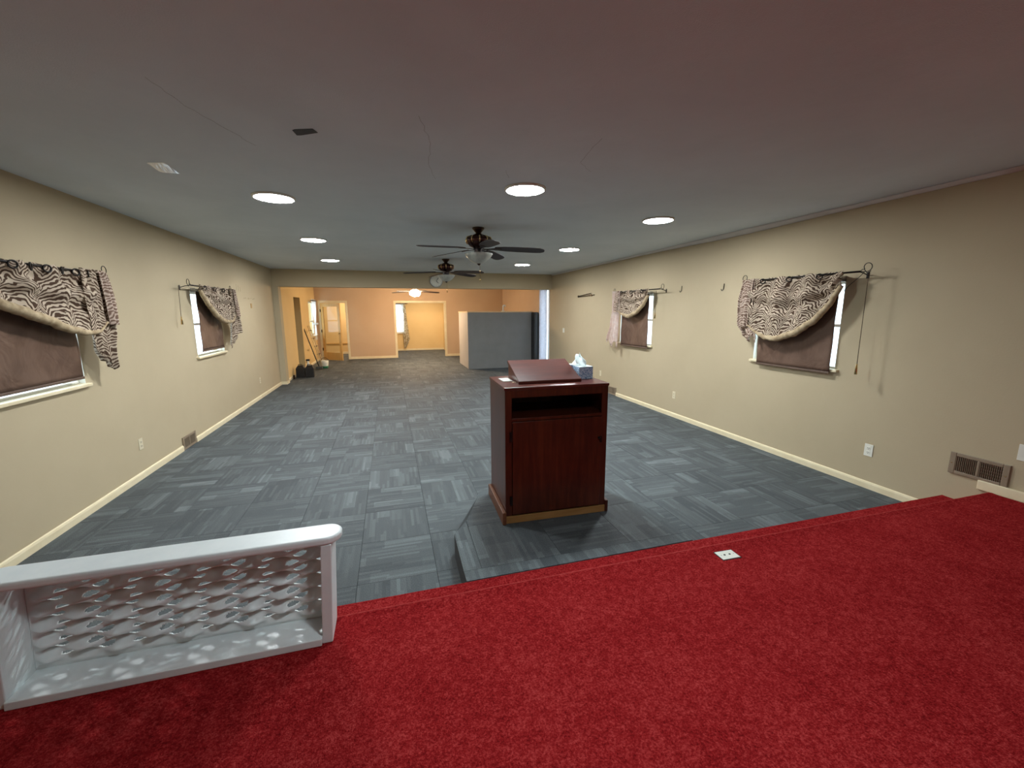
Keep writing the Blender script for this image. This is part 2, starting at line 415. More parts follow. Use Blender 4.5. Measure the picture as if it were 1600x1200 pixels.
while y < YR:
    yb = min(y+T, YR)
    for i in range(len(xs)-1): cells.append((xs[i], xs[i+1], y, yb, (i+j) % 2 == 0))
    y += T; j += 1
tag(joined_tiles('far_carpet_tiles', cells, flo, tile_m), kind='stuff')

# ------------------------------------------------------------------ stage with red carpet
st = MB()
def steps_profile():
    pts = [(YBK, 0), (YBK, S2), (Y2-.09, S2), (Y2-.05, S2+.002)]
    def nose(yy, zz, dn):
        # padded roll of carpet over the step edge
        c = (yy-.020, zz-.014); out = []
        for k in range(10):
            a = PI*.62-(PI*1.12)*k/9; out.append((c[0]+.020*math.cos(a), c[1]+.0205*math.sin(a)))
        return out+[(yy-.006, dn)]
    pts += nose(Y2, S2, S1)
    pts += nose(Y1, S1, 0); return pts
pr = steps_profile()
st.extrude([(WL, p[0], p[1]) for p in pr], (WR-WL, 0, 0))
stage = tag(st.build('stage', red_m), 'raised stage with one low step, covered in red carpet', kind='structure')
nose_m = mottled('red_nosing_highlight', srgb(156, 48, 48), srgb(186, 78, 74), 60, .95, bump=.5, bscale=200, spec=.03)  # paler tube stands in for the highlight along the upper step edge
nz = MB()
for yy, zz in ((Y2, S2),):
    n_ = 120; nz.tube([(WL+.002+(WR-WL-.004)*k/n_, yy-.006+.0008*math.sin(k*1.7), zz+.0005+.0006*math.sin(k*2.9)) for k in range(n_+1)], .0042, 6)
tag(nz.build('nosing_highlight_strip', nose_m, stage), 'paler red strip painted as the light caught on the step edge')

# ------------------------------------------------------------------ baseboards
def baseboard(name, x, sgn, ya, yb, z=0, h=.07, th=.016):
    prof = [(0, 0), (th, 0), (th, h*.72), (th*.7, h*.93), (th*.25, h), (0, h)]
    m = MB().extrude([(x+sgn*p[0], ya, z+p[1]) for p in prof], (0, yb-ya, 0))
    return tag(m.build(name, trim_m), kind='structure')
baseboard('baseboard_left', WL, 1, Y1, 5.955)
baseboard('baseboard_left', WL, 1, 6.335, YB)
baseboard('baseboard_right', WR, -1, Y1, 7.42)
baseboard('baseboard_right', WR, -1, 7.78, YB+.1)
baseboard('baseboard_far_room_left', XBL, 1, YB+.25, ALC[0])
baseboard('baseboard_far_room_left', XBL, 1, ALC[1], YF-.02)
tag(box('baseboard_stub', (WL, YB-.016, 0), (XBL+.076, YB, .07), trim_m), kind='structure')
tag(box('baseboard_stub', (XBL+.06, YB, 0), (XBL+.076, YB+.25, .07), trim_m), kind='structure')
def base_y(name, y, xa, xb, z=0, h=.07):
    return tag(box(name, (xa, y-.015, z), (xb, y, z+h), trim_m, bevel=.004), kind='structure')
base_y('baseboard_far', YF, LD[1]+.07, WO[0]-.07, h=.09)
base_y('baseboard_far', YF, WO[1]+.07, WR, h=.09)
base_y('baseboard_parlour', YR, -.6, 2.36, h=.08)
base_y('baseboard_side_room', 18.6, -3.6, -.72, h=.09)
tag(box('baseboard_stage_right', (WR-.022, YBK, S2), (WR, 1.945, S2+.075), trim_m, bevel=.006), 'thick cream board at the foot of the wall on the stage', kind='structure')

# door and opening casings on the far wall
def casing(name, x0, x1, top, y, mat=trim_m):
    m = MB().box((x0-.07, y-.018, 0), (x0, y, top+.07)).box((x1, y-.018, 0), (x1+.07, y, top+.07)).box((x0, y-.018, top), (x1, y, top+.07))
    m.box((x0-.001, y, 0), (x0+.012, y+.12, top)).box((x1-.012, y, 0), (x1+.001, y+.12, top)).box((x0, y, top-.012), (x1, y+.12, top+.001))
    return m.build(name, mat, bevel=.003)
d1 = tag(casing('door_1', LD[0], LD[1], 2.05, YF), kind='structure')
tag(casing('trim_4', WO[0], WO[1], 2.05, YF), 'cream casing round the wide opening in the far wall', kind='structure')
# french door leaf, hinged left, swung toward the hall
leaf = empty('door_leaf', (LD[0]+.02, YF-.025, 0), -math.radians(38)); leaf.parent = d1
L = .86
m = MB().box((0, -.02, .02), (.11, .02, 2.02)).box((L-.11, -.02, .02), (L, .02, 2.02)).box((.11, -.02, 1.9), (L-.11, .02, 2.02)).box((.11, -.02, .02), (L-.11, .02, .30))
m.build('leaf_frame', doorw_m, leaf, bevel=.004)
box('glass_pane', (.11, -.004, .30), (L-.11, .004, 1.9), glass_m, leaf)
k = MB().lathe([(.0, 0), (.026, .002), (.03, .02), (.012, .035), (.012, .05)], (L-.055, -.07, .98), 12, 'y')
k.tube([(L-.055, -.02, .98), (L-.055, .07, .98)], .012, 8)
k.build('door_handle', brass_m, leaf)
for z in (.35, 1.0, 1.72): box('hinge', (-.02, -.034, z), (.012, -.02, z+.1), bronze_m, leaf)

# glazed white side door in the right wall of the far room with a full-height sheer
d2 = tag(MB().box((WR-.02, DR[0]-.07, 0), (WR, DR[0], 2.49)).box((WR-.02, DR[1], 0), (WR, DR[1]+.07, 2.49)).box((WR-.02, DR[0], 2.42), (WR, DR[1], 2.49)).build('door_2', white_m, bevel=.003), kind='structure')
m = MB().box((WR+.05, DR[0], .02), (WR+.09, DR[0]+.1, 2.42)).box((WR+.05, DR[1]-.1, .02), (WR+.09, DR[1], 2.42)).box((WR+.05, DR[0]+.1, 2.3), (WR+.09, DR[1]-.1, 2.42)).box((WR+.05, DR[0]+.1, .02), (WR+.09, DR[1]-.1, .25))
m.build('leaf_frame', white_m, d2)
box('glass_pane', (WR+.067, DR[0]+.1, .25), (WR+.073, DR[1]-.1, 2.3), glass_m, d2)
m = MB().grid(60, 6, lambda u, v: (WR-.05-.018*math.sin(u*PI*14), DR[0]+.02+u*(DR[1]-DR[0]-.04), .05+v*2.4))
tag(m.build('door_curtain', dsheer_m), 'full-height white sheer curtain glowing with daylight beside the beam end', 'curtain')

# ------------------------------------------------------------------ windows
def P(side, s, z, d):      # wall coordinates to world: s along y, d out of the wall into the room
    return (WL+d, s, z) if side == 'L' else (WR-d, s, z)
def mb_box(m, side, s0, s1, z0, z1, d0, d1): return m.box(P(side, s0, z0, d0), P(side, s1, z1, d1))
def hall_window(n, side, y0, y1):
    fr = MB(); e = .022
    for (a, b, c, d) in ((y0, y0+e, WZ0, WZ1), (y1-e, y1, WZ0, WZ1), (y0+e, y1-e, WZ0, WZ0+.018), (y0+e, y1-e, WZ1-.04, WZ1)):
        mb_box(fr, side, a, b, c, d, -.09, -.045)
    w_ = tag(fr.build('window_%d' % n, whitep_m, bevel=.003), kind='structure')
    r = MB(); mb_box(r, side, y0+e, y1-e, 1.53, 1.56, -.085, -.055); r.build('meeting_rail', whitep_m, w_)
    gp = MB(); mb_box(gp, side, y0+e, y1-e, WZ0+.018, 1.53, -.070, -.066); gp.build('pane', glass_m, w_)
    gp = MB(); mb_box(gp, side, y0+e, y1-e, 1.56, WZ1-.04, -.078, -.074); gp.build('pane', glass_m, w_)
    s_ = MB(); mb_box(s_, side, y0-.04, y1+.03, WZ0-.03, WZ0-.001, -.12, .035)
    s_.build('window_sill', trim_m, w_, bevel=.006)
    lt = MB()
    mb_box(lt, side, y0, y0+.004, WZ0, WZ1, -.045, 0); mb_box(lt, side, y1-.004, y1, WZ0, WZ1, -.045, 0); mb_box(lt, side, y0, y1, WZ1-.004, WZ1, -.045, 0)
    lt.build('window_jamb', whitep_m, w_)
    return w_
hall_window(1, 'L', *W_NL); hall_window(2, 'L', *W_FL); hall_window(3, 'R', *W_NR); hall_window(4, 'R', *W_FR)
# window in the left wall of the far room and in the parlour
def simple_window(n, axis, c, a0, a1, z0, z1, sgn):
    def B(m, p, q, r, s, d0, d1):
        if axis == 'x': m.box((c+sgn*d0, p, r), (c+sgn*d1, q, s))
        else: m.box((p, c+sgn*d0, r), (q, c+sgn*d1, s))
        return m
    m = MB()
    for (p, q, r, s) in ((a0, a0+.04, z0, z1), (a1-.04, a1, z0, z1), (a0+.04, a1-.04, z0, z0+.04), (a0+.04, a1-.04, z1-.04, z1)): B(m, p, q, r, s, .05, .10)
    w_ = tag(m.build('window_%d' % n, whitep_m), kind='structure')
    zm = (z0+z1)/2-.12
    B(MB(), a0+.04, a1-.04, zm, zm+.04, .06, .09).build('meeting_rail', whitep_m, w_)
    B(MB(), a0+.04, a1-.04, z0+.04, zm, .072, .078).build('pane', glass_m, w_)
    B(MB(), a0+.04, a1-.04, zm+.04, z1-.04, .072, .078).build('pane', glass_m, w_)
    B(MB(), a0-.05, a1+.05, z0-.03, z0-.001, -.06, .05).build('window_sill', white_m, w_)
    return w_
simple_window(5, 'x', XBL, *BW, .95, 2.06, -1)
simple_window(6, 'y', YR, *PW, .80, 2.07, 1)

# ------------------------------------------------------------------ roller shades
def roller_shade(side, y0, y1, zb, label):
    t_ = empty('roller_shade', P(side, (y0+y1)/2, zb, .045), 0, label, 'window shade', 'brown roller shades over the hall windows')
    ox, oy, oz = t_.location
    def loc(m): m.v = [(p[0]-ox, p[1]-oy, p[2]-oz) for p in m.v]; return m
    m = MB()
    m.grid(24, 24, lambda u, v: P(side, y0+u*(y1-y0), zb+.02+v*(2.0-zb-.02), .050+.004*math.sin(u*9+v*3)*math.sin(v*PI)+.003*math.sin(v*14+u*4)))
    loc(m).build('shade_fabric', shade_m, t_, solid=.0015)
    m = MB(); mb_box(m, side, y0, y1, zb, zb+.022, .042, .056); loc(m).build('bottom_bar', mottled('shade_bar', srgb(92, 74, 62), srgb(104, 84, 72), 5, .5), t_, bevel=.003)
    m = MB(); m.tube([P(side, y0-.01, 2.01, .045), P(side, y1+.01, 2.01, .045)], .018, 12); loc(m).build('roller', whitep_m, t_)
    for s in (y0-.02, y1+.01):
        m = MB(); mb_box(m, side, s, s+.01, 1.98, 2.035, .001, .06); loc(m).build('bracket', steel_m, t_)
    return t_
roller_shade('L', 3.42, 4.375, 1.155, 'brown roller shade in the near left window, light showing under its bottom bar')
roller_shade('L', 6.77, 7.58, 1.165, 'brown roller shade in the far left window, bright gap at its left side')
roller_shade('R', 3.168, 4.07, 1.055, 'brown roller shade in the near right window, hanging past the sill')
roller_shade('R', 6.365, 7.25, 1.05, 'brown roller shade in the far right window, behind the drooping valance')

# ------------------------------------------------------------------ curtain rods, valances, cords
def interp(pts, x):
    if x <= pts[0][0]: return pts[0][1]
    for (a, b), (c, d) in zip(pts, pts[1:]):
        if x <= c:
            k = (x-a)/(c-a) if c > a else 0
            k2 = k*k*(3-2*k)*.35+k*.65
            return b+(d-b)*k2
    return pts[-1][1]
def curtain_rod(side, s0, s1, z, d, label):
    root = empty('curtain_rod', P(side, (s0+s1)/2, z, d), 0, label, 'curtain rod', 'scroll-ended curtain rods of the hall windows')
    o = Vector(root.location)
    def loc(m): m.v = [tuple(Vector(p)-o) for p in m.v]; return m
    loc(MB().tube([P(side, s0+.10, z, d), P(side, s1-.10, z, d)], .009, 8)).build('rod', iron_m, root)
    for e, sg in ((s0, -1), (s1, 1)):
        base = e-sg*.10
        pts = []
        # wrought wire scroll: runs out from the rod, loops up and curls back
        for k in range(24):
            a = k/23
            th = -PI*.5+a*PI*1.75
            rr = .042*(1-.35*a)
            pts.append(P(side, base+sg*(.055+rr*math.cos(th)), z+.042+rr*math.sin(th)-.004, d+.004*a))
        pts = [P(side, base, z, d), P(side, base+sg*.028, z-.004, d)] + pts
        loc(MB().tube(pts, .0036, 6)).build('finial', iron_m, root)
        pts = [P(side, base+sg*(.0+.09*k/9), z+.02*math.sin(k/9*PI*2), d+.006) for k in range(10)]
        loc(MB().tube(pts, .003, 6)).build('scroll_wire', iron_m, root)
        b = MB().tube([P(side, base-sg*.02, z, d), P(side, base-sg*.02, z-.01, d*.5), P(side, base-sg*.02, z-.03, .004)], .005, 6)
        b.add(*[[P(side, base-sg*.02+a_, z-.03+b_, c_) for (a_, b_, c_) in ((-.012,-.03,.001),(.012,-.03,.001),(.012,.03,.001),(-.012,.03,.001),(-.012,-.03,.005),(.012,-.03,.005),(.012,.03,.005),(-.012,.03,.005))], [(0,3,2,1),(4,5,6,7),(0,1,5,4),(1,2,6,5),(2,3,7,6),(3,0,4,7)]])
        loc(b).build('bracket', iron_m, root)
    return root

def valance(side, s0, s1, zr, dr, lower, rows, zig, label, pinkish=False, P0=.33, ph=0.0, folds=3.0, tail_mat=None):
    """swag hanging from the rod: s0..s1 along the rod; lower = curve (s,z); rows = tail rows (z,s_left,s_right)"""
    root = empty('swag_valance', P(side, (s0+s1)/2, zr, dr), 0, label, 'valance', 'zebra-print swag valances')
    o = Vector(root.location)
    def loc(m): m.v = [tuple(Vector(p)-o) for p in m.v]; return m
    def hdr(s): return .026*math.cos(2*PI*(s-s0)/P0+ph)
    def main(u, v):
        s = s0+u*(s1-s0)
        zl = interp(lower, s); zt = zr+.030+.006*math.cos(2*PI*(s-s0)/P0*2)
        z = zt+(zl-zt)*v
        k = min(1, v*1.6)
        swag = .026*math.sin(v*folds*2*PI+2.2*u)*math.sin(min(1, v*1.3)*PI)
        vert = .034*math.sin(2*PI*(s-s0)/P0+.6+v*1.2)*math.sin(v*PI)
        d = dr+hdr(s)*(1-k)+swag+vert+.03*v
        s2 = s+.02*math.sin(v*5+u*7)*v*(1-v); d = max(d, .078)
        return P(side, s2, z, d)
    loc(MB().grid(90, 40, main)).build('drape', zebra_m, root, solid=.002)
    # rolled hem following the lower curve
    n = 56; pts = []; rs = []
    for k in range(n+1):
        u = k/n; s = s0+u*(s1-s0); z = interp(lower, s)
        pts.append(P(side, s, z+.004, dr+.035)); rs.append(.009+.027*math.sin(min(1, .12+u*.95)*PI)**.7 if u < 1 else .012)
    hm = MB().tube(pts, rs, 12)
    # lumps in the roll
    vv = []
    for i, p in enumerate(hm.v):
        r_ = i//12; vv.append((p[0]+.003*math.sin(r_*1.9), p[1]+.003*math.sin(r_*2.3+1), p[2]+.003*math.sin(r_*1.3)))
    hm.v = vv
    loc(hm).build('rolled_hem', hem_m, root)
    # tail: gathered end hanging at the far side
    zt, zb_ = rows[0][0], rows[-1][0]
    def tail(u, v):
        z = zt+(zb_-zt)*v
        for (za, a0, a1), (zc, c0, c1) in zip(rows, rows[1:]):
            if za >= z-1e-9 >= zc-1e-6 or zc == zb_ and z <= za:
                k = (za-z)/(za-zc); k = k*k*(3-2*k)
                sl, sr = a0+(c0-a0)*k, a1+(c1-a1)*k; break
        s = sl+(sr-sl)*u
        z -= interp(zig, u)*max(0, v-.45)/.55
        d = dr+.02+.024*math.sin(u*PI*5+v*1.4)*(.5+.5*v)+.012*math.sin(u*PI*11+v*4)
        return P(side, s, z, max(.02, d))
    loc(MB().grid(48, 40, tail)).build('tail', tail_mat or (zebral_m if not pinkish else pink_m), root, solid=.0015)
    # pouf where the swag is gathered over the tail
    s_a = rows[0][1]
    def pouf(u, v):
        z = interp([(0, zr+.03), (.5, zr-.22), (1, interp(lower, s1)-.02)], v)
        sc_ = s1-.02+(.10)*(u-.35)+.05*v
        d = dr+.045+.035*math.sin(u*PI)*(.3+.7*v)+.008*math.sin(u*20+v*3)
        return P(side, sc_+.05*math.sin(v*PI)*(u), z, d)
    loc(MB().grid(30, 30, pouf)).build('gathered_fold', zebral_m, root, solid=.0015)
    # grommets along the header
    s = s0+P0*.25; q = 0
    while s < s1-.05:
        dd = dr+hdr(s)
        a, b = P(side, s, zr, dd+.001), P(side, s+.01, zr, dr+hdr(s+.01)+.001)
        tdir = (Vector(b)-Vector(a)).normalized()
        zv = Vector((0, 0, 1)); cpt = Vector(P(side, s, zr, dr+.004+abs(hdr(s))))
        ring = [tuple(cpt+tdir*(.026*math.cos(t_))+zv*(.026*math.sin(t_))) for t_ in [2*PI*i/20 for i in range(20)]]
        g = MB().tube(ring, .0055, 6, closed=True)
        loc(g).build('grommet', iron_m, root)
        s += P0*.5 if q % 2 == 0 else P0*.5
        q += 1
    return root
D = .13
curtain_rod('R', 2.835, 4.31, 2.055, D, 'wrought iron rod with scroll ends over the near right window')
curtain_rod('R', 5.86, 7.44, 2.055, D, 'wrought iron rod with scroll ends over the far right window')
curtain_rod('L', 6.33, 7.90, 2.055, D, 'wrought iron rod with scroll ends over the far left window')
curtain_rod('L', 3.20, 4.76, 2.045, D, 'wrought iron rod with scroll ends over the near left window')
valance('R', 3.07, 4.14, 2.04, D, [(3.07, 1.93), (3.12, 1.84), (3.18, 1.73), (3.32, 1.58), (3.52, 1.45), (3.74, 1.38), (3.88, 1.39), (4.0, 1.44), (4.14, 1.52)],
        [(2.07, 4.08, 4.27), (1.8, 4.08, 4.33), (1.55, 4.02, 4.33), (1.42, 4.0, 4.22)], [(0, .10), (.35, .02), (.6, .10), (1, -.04)],
        'zebra-print swag draped over the near right window, champagne roll along its hem', P0=.34)
valance('R', 6.24, 7.22, 2.045, D, [(6.24, 1.95), (6.40, 1.78), (6.60, 1.66), (6.82, 1.60), (7.0, 1.63), (7.22, 1.70)],
        [(2.08, 7.16, 7.44), (1.75, 7.15, 7.42), (1.45, 7.15, 7.5), (1.12, 7.18, 7.66)], [(0, .12), (.3, .0), (.55, .12), (.8, -.02), (1, .04)],
        'small zebra-print swag with pale pink tail over the far right window', True, P0=.33)
valance('L', 6.62, 7.88, 2.045, D, [(6.62, 1.99), (6.72, 1.90), (6.84, 1.81), (7.09, 1.66), (7.3, 1.58), (7.51, 1.56), (7.74, 1.57), (7.88, 1.66)],
        [(2.08, 7.74, 7.90), (1.75, 7.72, 8.0), (1.5, 7.60, 8.12), (1.32, 7.52, 8.16)], [(0, .17), (.3, .10), (.5, .0), (.75, -.05), (1, -.06)],
        'zebra-print swag over the far left window, its tail fanned out to the right', P0=.34, tail_mat=tailz_m)
valance('L', 3.20, 4.60, 2.03, D, [(3.20, 1.98), (3.35, 1.85), (3.6, 1.74), (3.88, 1.66), (4.1, 1.58), (4.3, 1.54), (4.46, 1.54), (4.60, 1.62)],
        [(2.07, 4.36, 4.66), (1.8, 4.34, 4.74), (1.58, 4.36, 4.72), (1.40, 4.38, 4.66), (1.30, 4.46, 4.65)], [(0, -.02), (.4, .03), (.75, .1), (1, .02)],
        'large zebra-print swag over the near left window, cut off by the photo edge', P0=.30, ph=.6, folds=2.5, tail_mat=tailz_m)
def pull_cord(side, s, zt, zb, d, sb, label):
    root = empty('pull_cord', P(side, s, zt, d), 0, label, 'pull cord')
    o = Vector(root.location)
    m = MB().tube([P(side, s+(sb-s)*k/8, zt+(zb+.1-zt)*k/8, d) for k in range(9)], .0028, 6); m.v = [tuple(Vector(p)-o) for p in m.v]
    m.build('cord', bronze_m, root)
    m = MB().lathe([(.003, .10), (.008, .095), (.006, .085), (.009, .07), (.013, .0)], P(side, sb, zb, d), 10); m.v = [tuple(Vector(p)-o) for p in m.v]
    m.build('tassel', brass_m, root)
    return root
pull_cord('R', 2.86, 2.05, 1.10, D+.006, 2.855, 'long thin pull cord with brass tassel right of the near right window')
pull_cord('R', 6.06, 2.03, 1.58, D+.006, 6.06, 'short dark pull cord beside the far right window')
pull_cord('L', 6.30, 2.04, 1.56, .05, 6.27, 'thin dark pull cord left of the far left window')
m = MB().tube([P('R', 2.90, 2.06, .12), P('R', 2.97, 2.0, .10), P('R', 3.06, 1.93, .09), P('R', 3.13, 1.87, .06)], .003, 6)
tag(m.build('tieback_wire', iron_m), 'bent iron wire running from the scroll end to the near right window', 'wire')

# ------------------------------------------------------------------ altar rail
SH = .055
rail = empty('altar_rail', (-.82, 1.8, S2), 0, 'low white painted altar rail with openwork lattice panel on the red stage', 'railing')
ro = Vector(rail.location)
def rl(m):
    m.v = [(p[0]+SH*(p[2]-S2)-ro.x, p[1]-ro.y, p[2]-ro.z) for p in m.v]; return m
x0, x1 = -1.375, -.30
rl(MB().box((x1-.042, 1.716, S2), (x1, 1.868, .765))).build('post', white_m, rail, bevel=.004)
rl(MB().box((x0-.042, 1.716, S2), (x0+.0, 1.868, .765))).build('post', white_m, rail, bevel=.004)
cp = []
for k in range(13):
    a = -PI/2+PI*k/12; cp.append((-.325+.062*math.cos(a)*1.0, 1.777+.066*math.sin(a)))
for k in range(13):
    a = PI/2+PI*k/12; cp.append((-1.40+.062*math.cos(a), 1.777+.066*math.sin(a)))
rl(MB().prism(cp, .765, .797)).build('cap', white_m, rail, bevel=.010, seg=3)
rl(MB().box((x0, 1.704, S2), (x1-.042, 1.866, .350))).build('base_board', white_m, rail, bevel=.003)
rl(MB().box((x0, 1.85, .350), (x1-.042, 1.866, .372))).build('bottom_batten', white_m, rail, bevel=.002)
# openwork panel: thin sheet pressed forward and back, alternating in columns, slots at the nodes
PX, PZ, AMP = .117, .0655, .030
lx0, lx1, lz0, lz1, ly = x0, x1-.042, .358, .765, 1.855
nu, nv = 216, 156
def tri(a):
    a = a % 1.0; return 4*abs(a-.5)-1
def lat(u, v):
    x = lx0+u*(lx1-lx0); z = lz0+v*(lz1-lz0)
    a = (x-lx1)/PX; c = math.floor(a+.0); fr = a-c
    amp = 1-abs(2*fr-1)        # 0 at nodes, 1 mid
    amp = min(1, amp*1.15)
    sg = 1 if c % 2 == 0 else -1
    w_ = tri((z-lz0)/PZ)
    edge = min(1, u*20, (1-u)*20, v*16, (1-v)*16)
    return (x, ly-.004-AMP*amp*sg*w_*edge, z)
def slot(u, v):
    x = lx0+u*(lx1-lx0); z = lz0+v*(lz1-lz0)
    a = (x-lx1)/PX; c = round(a); dx = (a-c)*PX
    if x < lx0+.03 or x > lx1-.02 or z < lz0+.03 or z > lz1-.02: return False
    # two slots per vertical period, staggered sideways
    for ph, off in ((0.25, -.014), (0.75, .014)):
        q = (z-lz0)/PZ-ph; dz = (q-round(q))*PZ
        ddx = dx-off
        zz = dz-ddx*.12
        if (ddx/.027)**2+(zz/.0085)**2 < 1: return True
    return False
rl(MB().grid(nu, nv, lat, slot)).build('lattice_panel', white_m, rail, solid=.005)

# ------------------------------------------------------------------ lectern platform and lectern
plat = empty('lectern_platform', (1.13, 2.7, 0), 0, 'low grey carpeted platform under the wooden lectern, butting against the red step', 'platform')
poly = [(.352, Y1+.004), (1.90, Y1+.004), (1.90, 2.62), (1.58, 3.36), (.69, 3.36), (.36, 2.70)]
def pl(m): m.v = [(p[0]-1.13, p[1]-2.7, p[2]) for p in m.v]; return m
side_m = mottled('shaded_carpet_side', srgb(50, 54, 56), srgb(64, 68, 70), 60, .95, bump=.4, bscale=200)  # platform sides in a darker tone, their shade put into the colour
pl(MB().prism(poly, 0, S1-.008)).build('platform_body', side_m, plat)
def poly_tile(name, pg, turned, parent, ox=0, oy=0):
    n = len(pg); vs = [(p[0]-1.13, p[1]-2.7, S1-.008) for p in pg]+[(p[0]-1.13, p[1]-2.7, S1) for p in pg]
    fs = [tuple(range(n, 2*n))]+[(i, (i+1) % n, n+(i+1) % n, n+i) for i in range(n)]
    me = bpy.data.meshes.new(name); me.from_pydata(vs, [], fs); ul = me.uv_layers.new(name='UVMap')
    for lp in me.loops:
        p = me.vertices[lp.vertex_index].co; ul.data[lp.index].uv = (p.y+9, p.x+9) if turned else (p.x+9, p.y+9)
    me.materials.append(tile_m); o = bpy.data.objects.new(name, me); col.objects.link(o); o.parent = parent; return o
yb_ = Y1+.10; g = .002
poly_tile('carpet_tile', [(.352, Y1+.004), (1.27, Y1+.004), (1.27, yb_), (.352, yb_)], False, plat)
poly_tile('carpet_tile', [(1.27+g, Y1+.004), (1.90, Y1+.004), (1.90, yb_), (1.27+g, yb_)], False, plat)
poly_tile('carpet_tile', [(.352, yb_+g), (.46, yb_+g), (.47, 2.86), (.36, 2.70)], False, plat)
poly_tile('carpet_tile', [(.46+g, yb_+g), (.98, yb_+g), (.98, 2.78), (.47+g, 2.78)], False, plat)
poly_tile('carpet_tile', [(.98+g, yb_+g), (1.48, yb_+g), (1.48, 2.78), (.98+g, 2.78)], True, plat)
poly_tile('carpet_tile', [(1.48+g, yb_+g), (1.90, yb_+g), (1.90, 2.62), (1.83, 2.78), (1.48+g, 2.78)], False, plat)
poly_tile('carpet_tile', [(.47+g, 2.78+g), (.98, 2.78+g), (.98, 3.36), (.69, 3.36), (.47+g, 2.86)], True, plat)
poly_tile('carpet_tile', [(.98+g, 2.78+g), (1.48, 2.78+g), (1.48, 3.36), (.98+g, 3.36)], False, plat)
poly_tile('carpet_tile', [(1.48+g, 2.78+g), (1.83, 2.78+g), (1.58, 3.36), (1.48+g, 3.36)], True, plat)

lec = empty('lectern', (.745, 2.745, S1), -math.radians(2.0), 'dark mahogany-stained lectern cabinet with one door, on the carpeted platform', 'lectern')
LW, LDp, LH = .785, .52, 1.01
tk = .02
body = MB()
body.box((0, 0, 0.02), (tk, LDp, LH-.02)).box((LW-tk, 0, 0.02), (LW, LDp, LH-.02)).box((tk, LDp-tk, 0.02), (LW-tk, LDp, LH-.02)).box((tk, .03, .02), (LW-tk, LDp-tk, .04))
body.build('body', mahog_m, lec)
MB().box((-.006, -.008, LH-.02), (LW+.006, LDp+.006, LH)).build('top', mahogh_m, lec, bevel=.003)
sh = MB().box((tk, .01, .765), (LW-tk, LDp-tk, .785)).build('shelf', mahog_m, lec)
ff = MB().box((0, -.004, .055), (.048, .016, LH-.02)).box((LW-.048, -.004, .055), (LW, .016, LH-.02)).box((.048, -.004, .935), (LW-.048, .016, LH-.02)).box((.048, -.004, .765), (LW-.048, .016, .787))
ff.build('face_frame', mahog_m, lec, bevel=.002)
dr = MB().box((.050, -.016, .066), (LW-.050, .002, .763)).build('cabinet_door', mahog_m, lec, bevel=.003)
box('latch', (LW-.062, -.024, .565), (LW-.046, -.016, .615), iron_m, dr, bevel=.002)
MB().lathe([(.006, 0), (.006, .012), (.010, .016), (.010, .022), (.004, .026)], (LW-.07, -.040, .60), 12, 'y').build('knob', iron_m, dr)
box('hinge', (.030, -.010, .62), (.050, -.0165, .69), iron_m, dr); box('hinge', (.030, -.010, .14), (.050, -.0165, .21), iron_m, dr)
box('toe_strip', (0.0, -.012, 0), (LW, .010, .054), rawwood_m, lec, bevel=.002)
box('skirting', (-.028, -.03, 0), (-.0, LDp, .095), mottled('skirting_wood', srgb(96, 56, 34), srgb(116, 72, 46), 5, .4, stretch=(2, 1, 10)), lec, bevel=.006)
box('skirting', (LW, -.02, 0), (LW+.024, LDp, .095), mahog_m, lec, bevel=.006)

# slanted reading desk on the lectern
rd = empty('reading_slope', (.885, 2.845, S1+LH), -math.radians(1.5), 'slanted dark red wooden reading desk on top of the lectern', 'book rest')
W_, Dp, Hh = .475, .335, .135
s_ = MB()
for xx in (0, W_-.014): s_.extrude([(xx, .02, 0), (xx, Dp, 0), (xx, Dp, Hh-.018), (xx, .02, .004)], (.014, 0, 0))
s_.box((.014, Dp-.014, 0), (W_-.014, Dp, Hh-.02))
s_.build('wedge_sides', mahogh_m, rd)
sl = MB().extrude([(-.008, 0, .0), (-.008, 0, .022), (-.008, Dp+.004, Hh+.004), (-.008, Dp+.004, Hh-.016), (-.008, .02, .0)], (W_+.016, 0, 0))
sl.build('sloped_board', mahogh_m, rd, bevel=.003)
tag(MB().lathe([(.0, 0), (.006, .0005), (.005, .003), (0, .004)], (.0, 0, 0), 10).build('white_chip', whitep_m, loc=(1.325, 2.93+.03, S1+LH+.055)), 'tiny white crumb on the right edge of the reading desk', 'crumb')
# tissue box
tb = empty('tissue_box', (1.396, 2.935, S1+LH), 0, 'blue patterned tissue box with white tissue sticking up, on the lectern', 'tissue box')
t = NT('blue_damask_card'); v = t.coords('Object', (1, 1, 1))
vo = t.n('ShaderNodeTexVoronoi', feature='DISTANCE_TO_EDGE'); vo.inputs['Scale'].default_value = 70; t.l(v, vo.inputs['Vector'])
t.l(t.ramp(vo.outputs[0], [(.06, srgb(206, 222, 240)), (.17, srgb(112, 146, 192))]), t.b.inputs['Base Color']); blue_m = t.done(.5)
MB().box((0, 0, 0), (.118, .225, .092)).build('carton', blue_m, tb, bevel=.002)
MB().box((.001, .001, .0915), (.117, .224, .096)).build('carton_top', mottled('pale_carton_top', srgb(212, 226, 232), srgb(226, 236, 240), 8, .5), tb)
def tis(u, v):
    a = u*2*PI; rr = .012+.036*(1-v)**.7; hgt = v*.075
    return (.055+rr*math.cos(a)*(1.1+.3*math.sin(3*a+v*5))-.012*v, .11+rr*1.6*math.sin(a)*(1+.25*math.sin(4*a+2)), .096+hgt*(1+.25*math.sin(2*a+1))+.006*math.sin(5*a)*v)
MB().grid(40, 12, tis).build('tissue', mottled('white_tissue', srgb(235, 245, 245), srgb(248, 252, 252), 8, .9), tb, solid=.001)
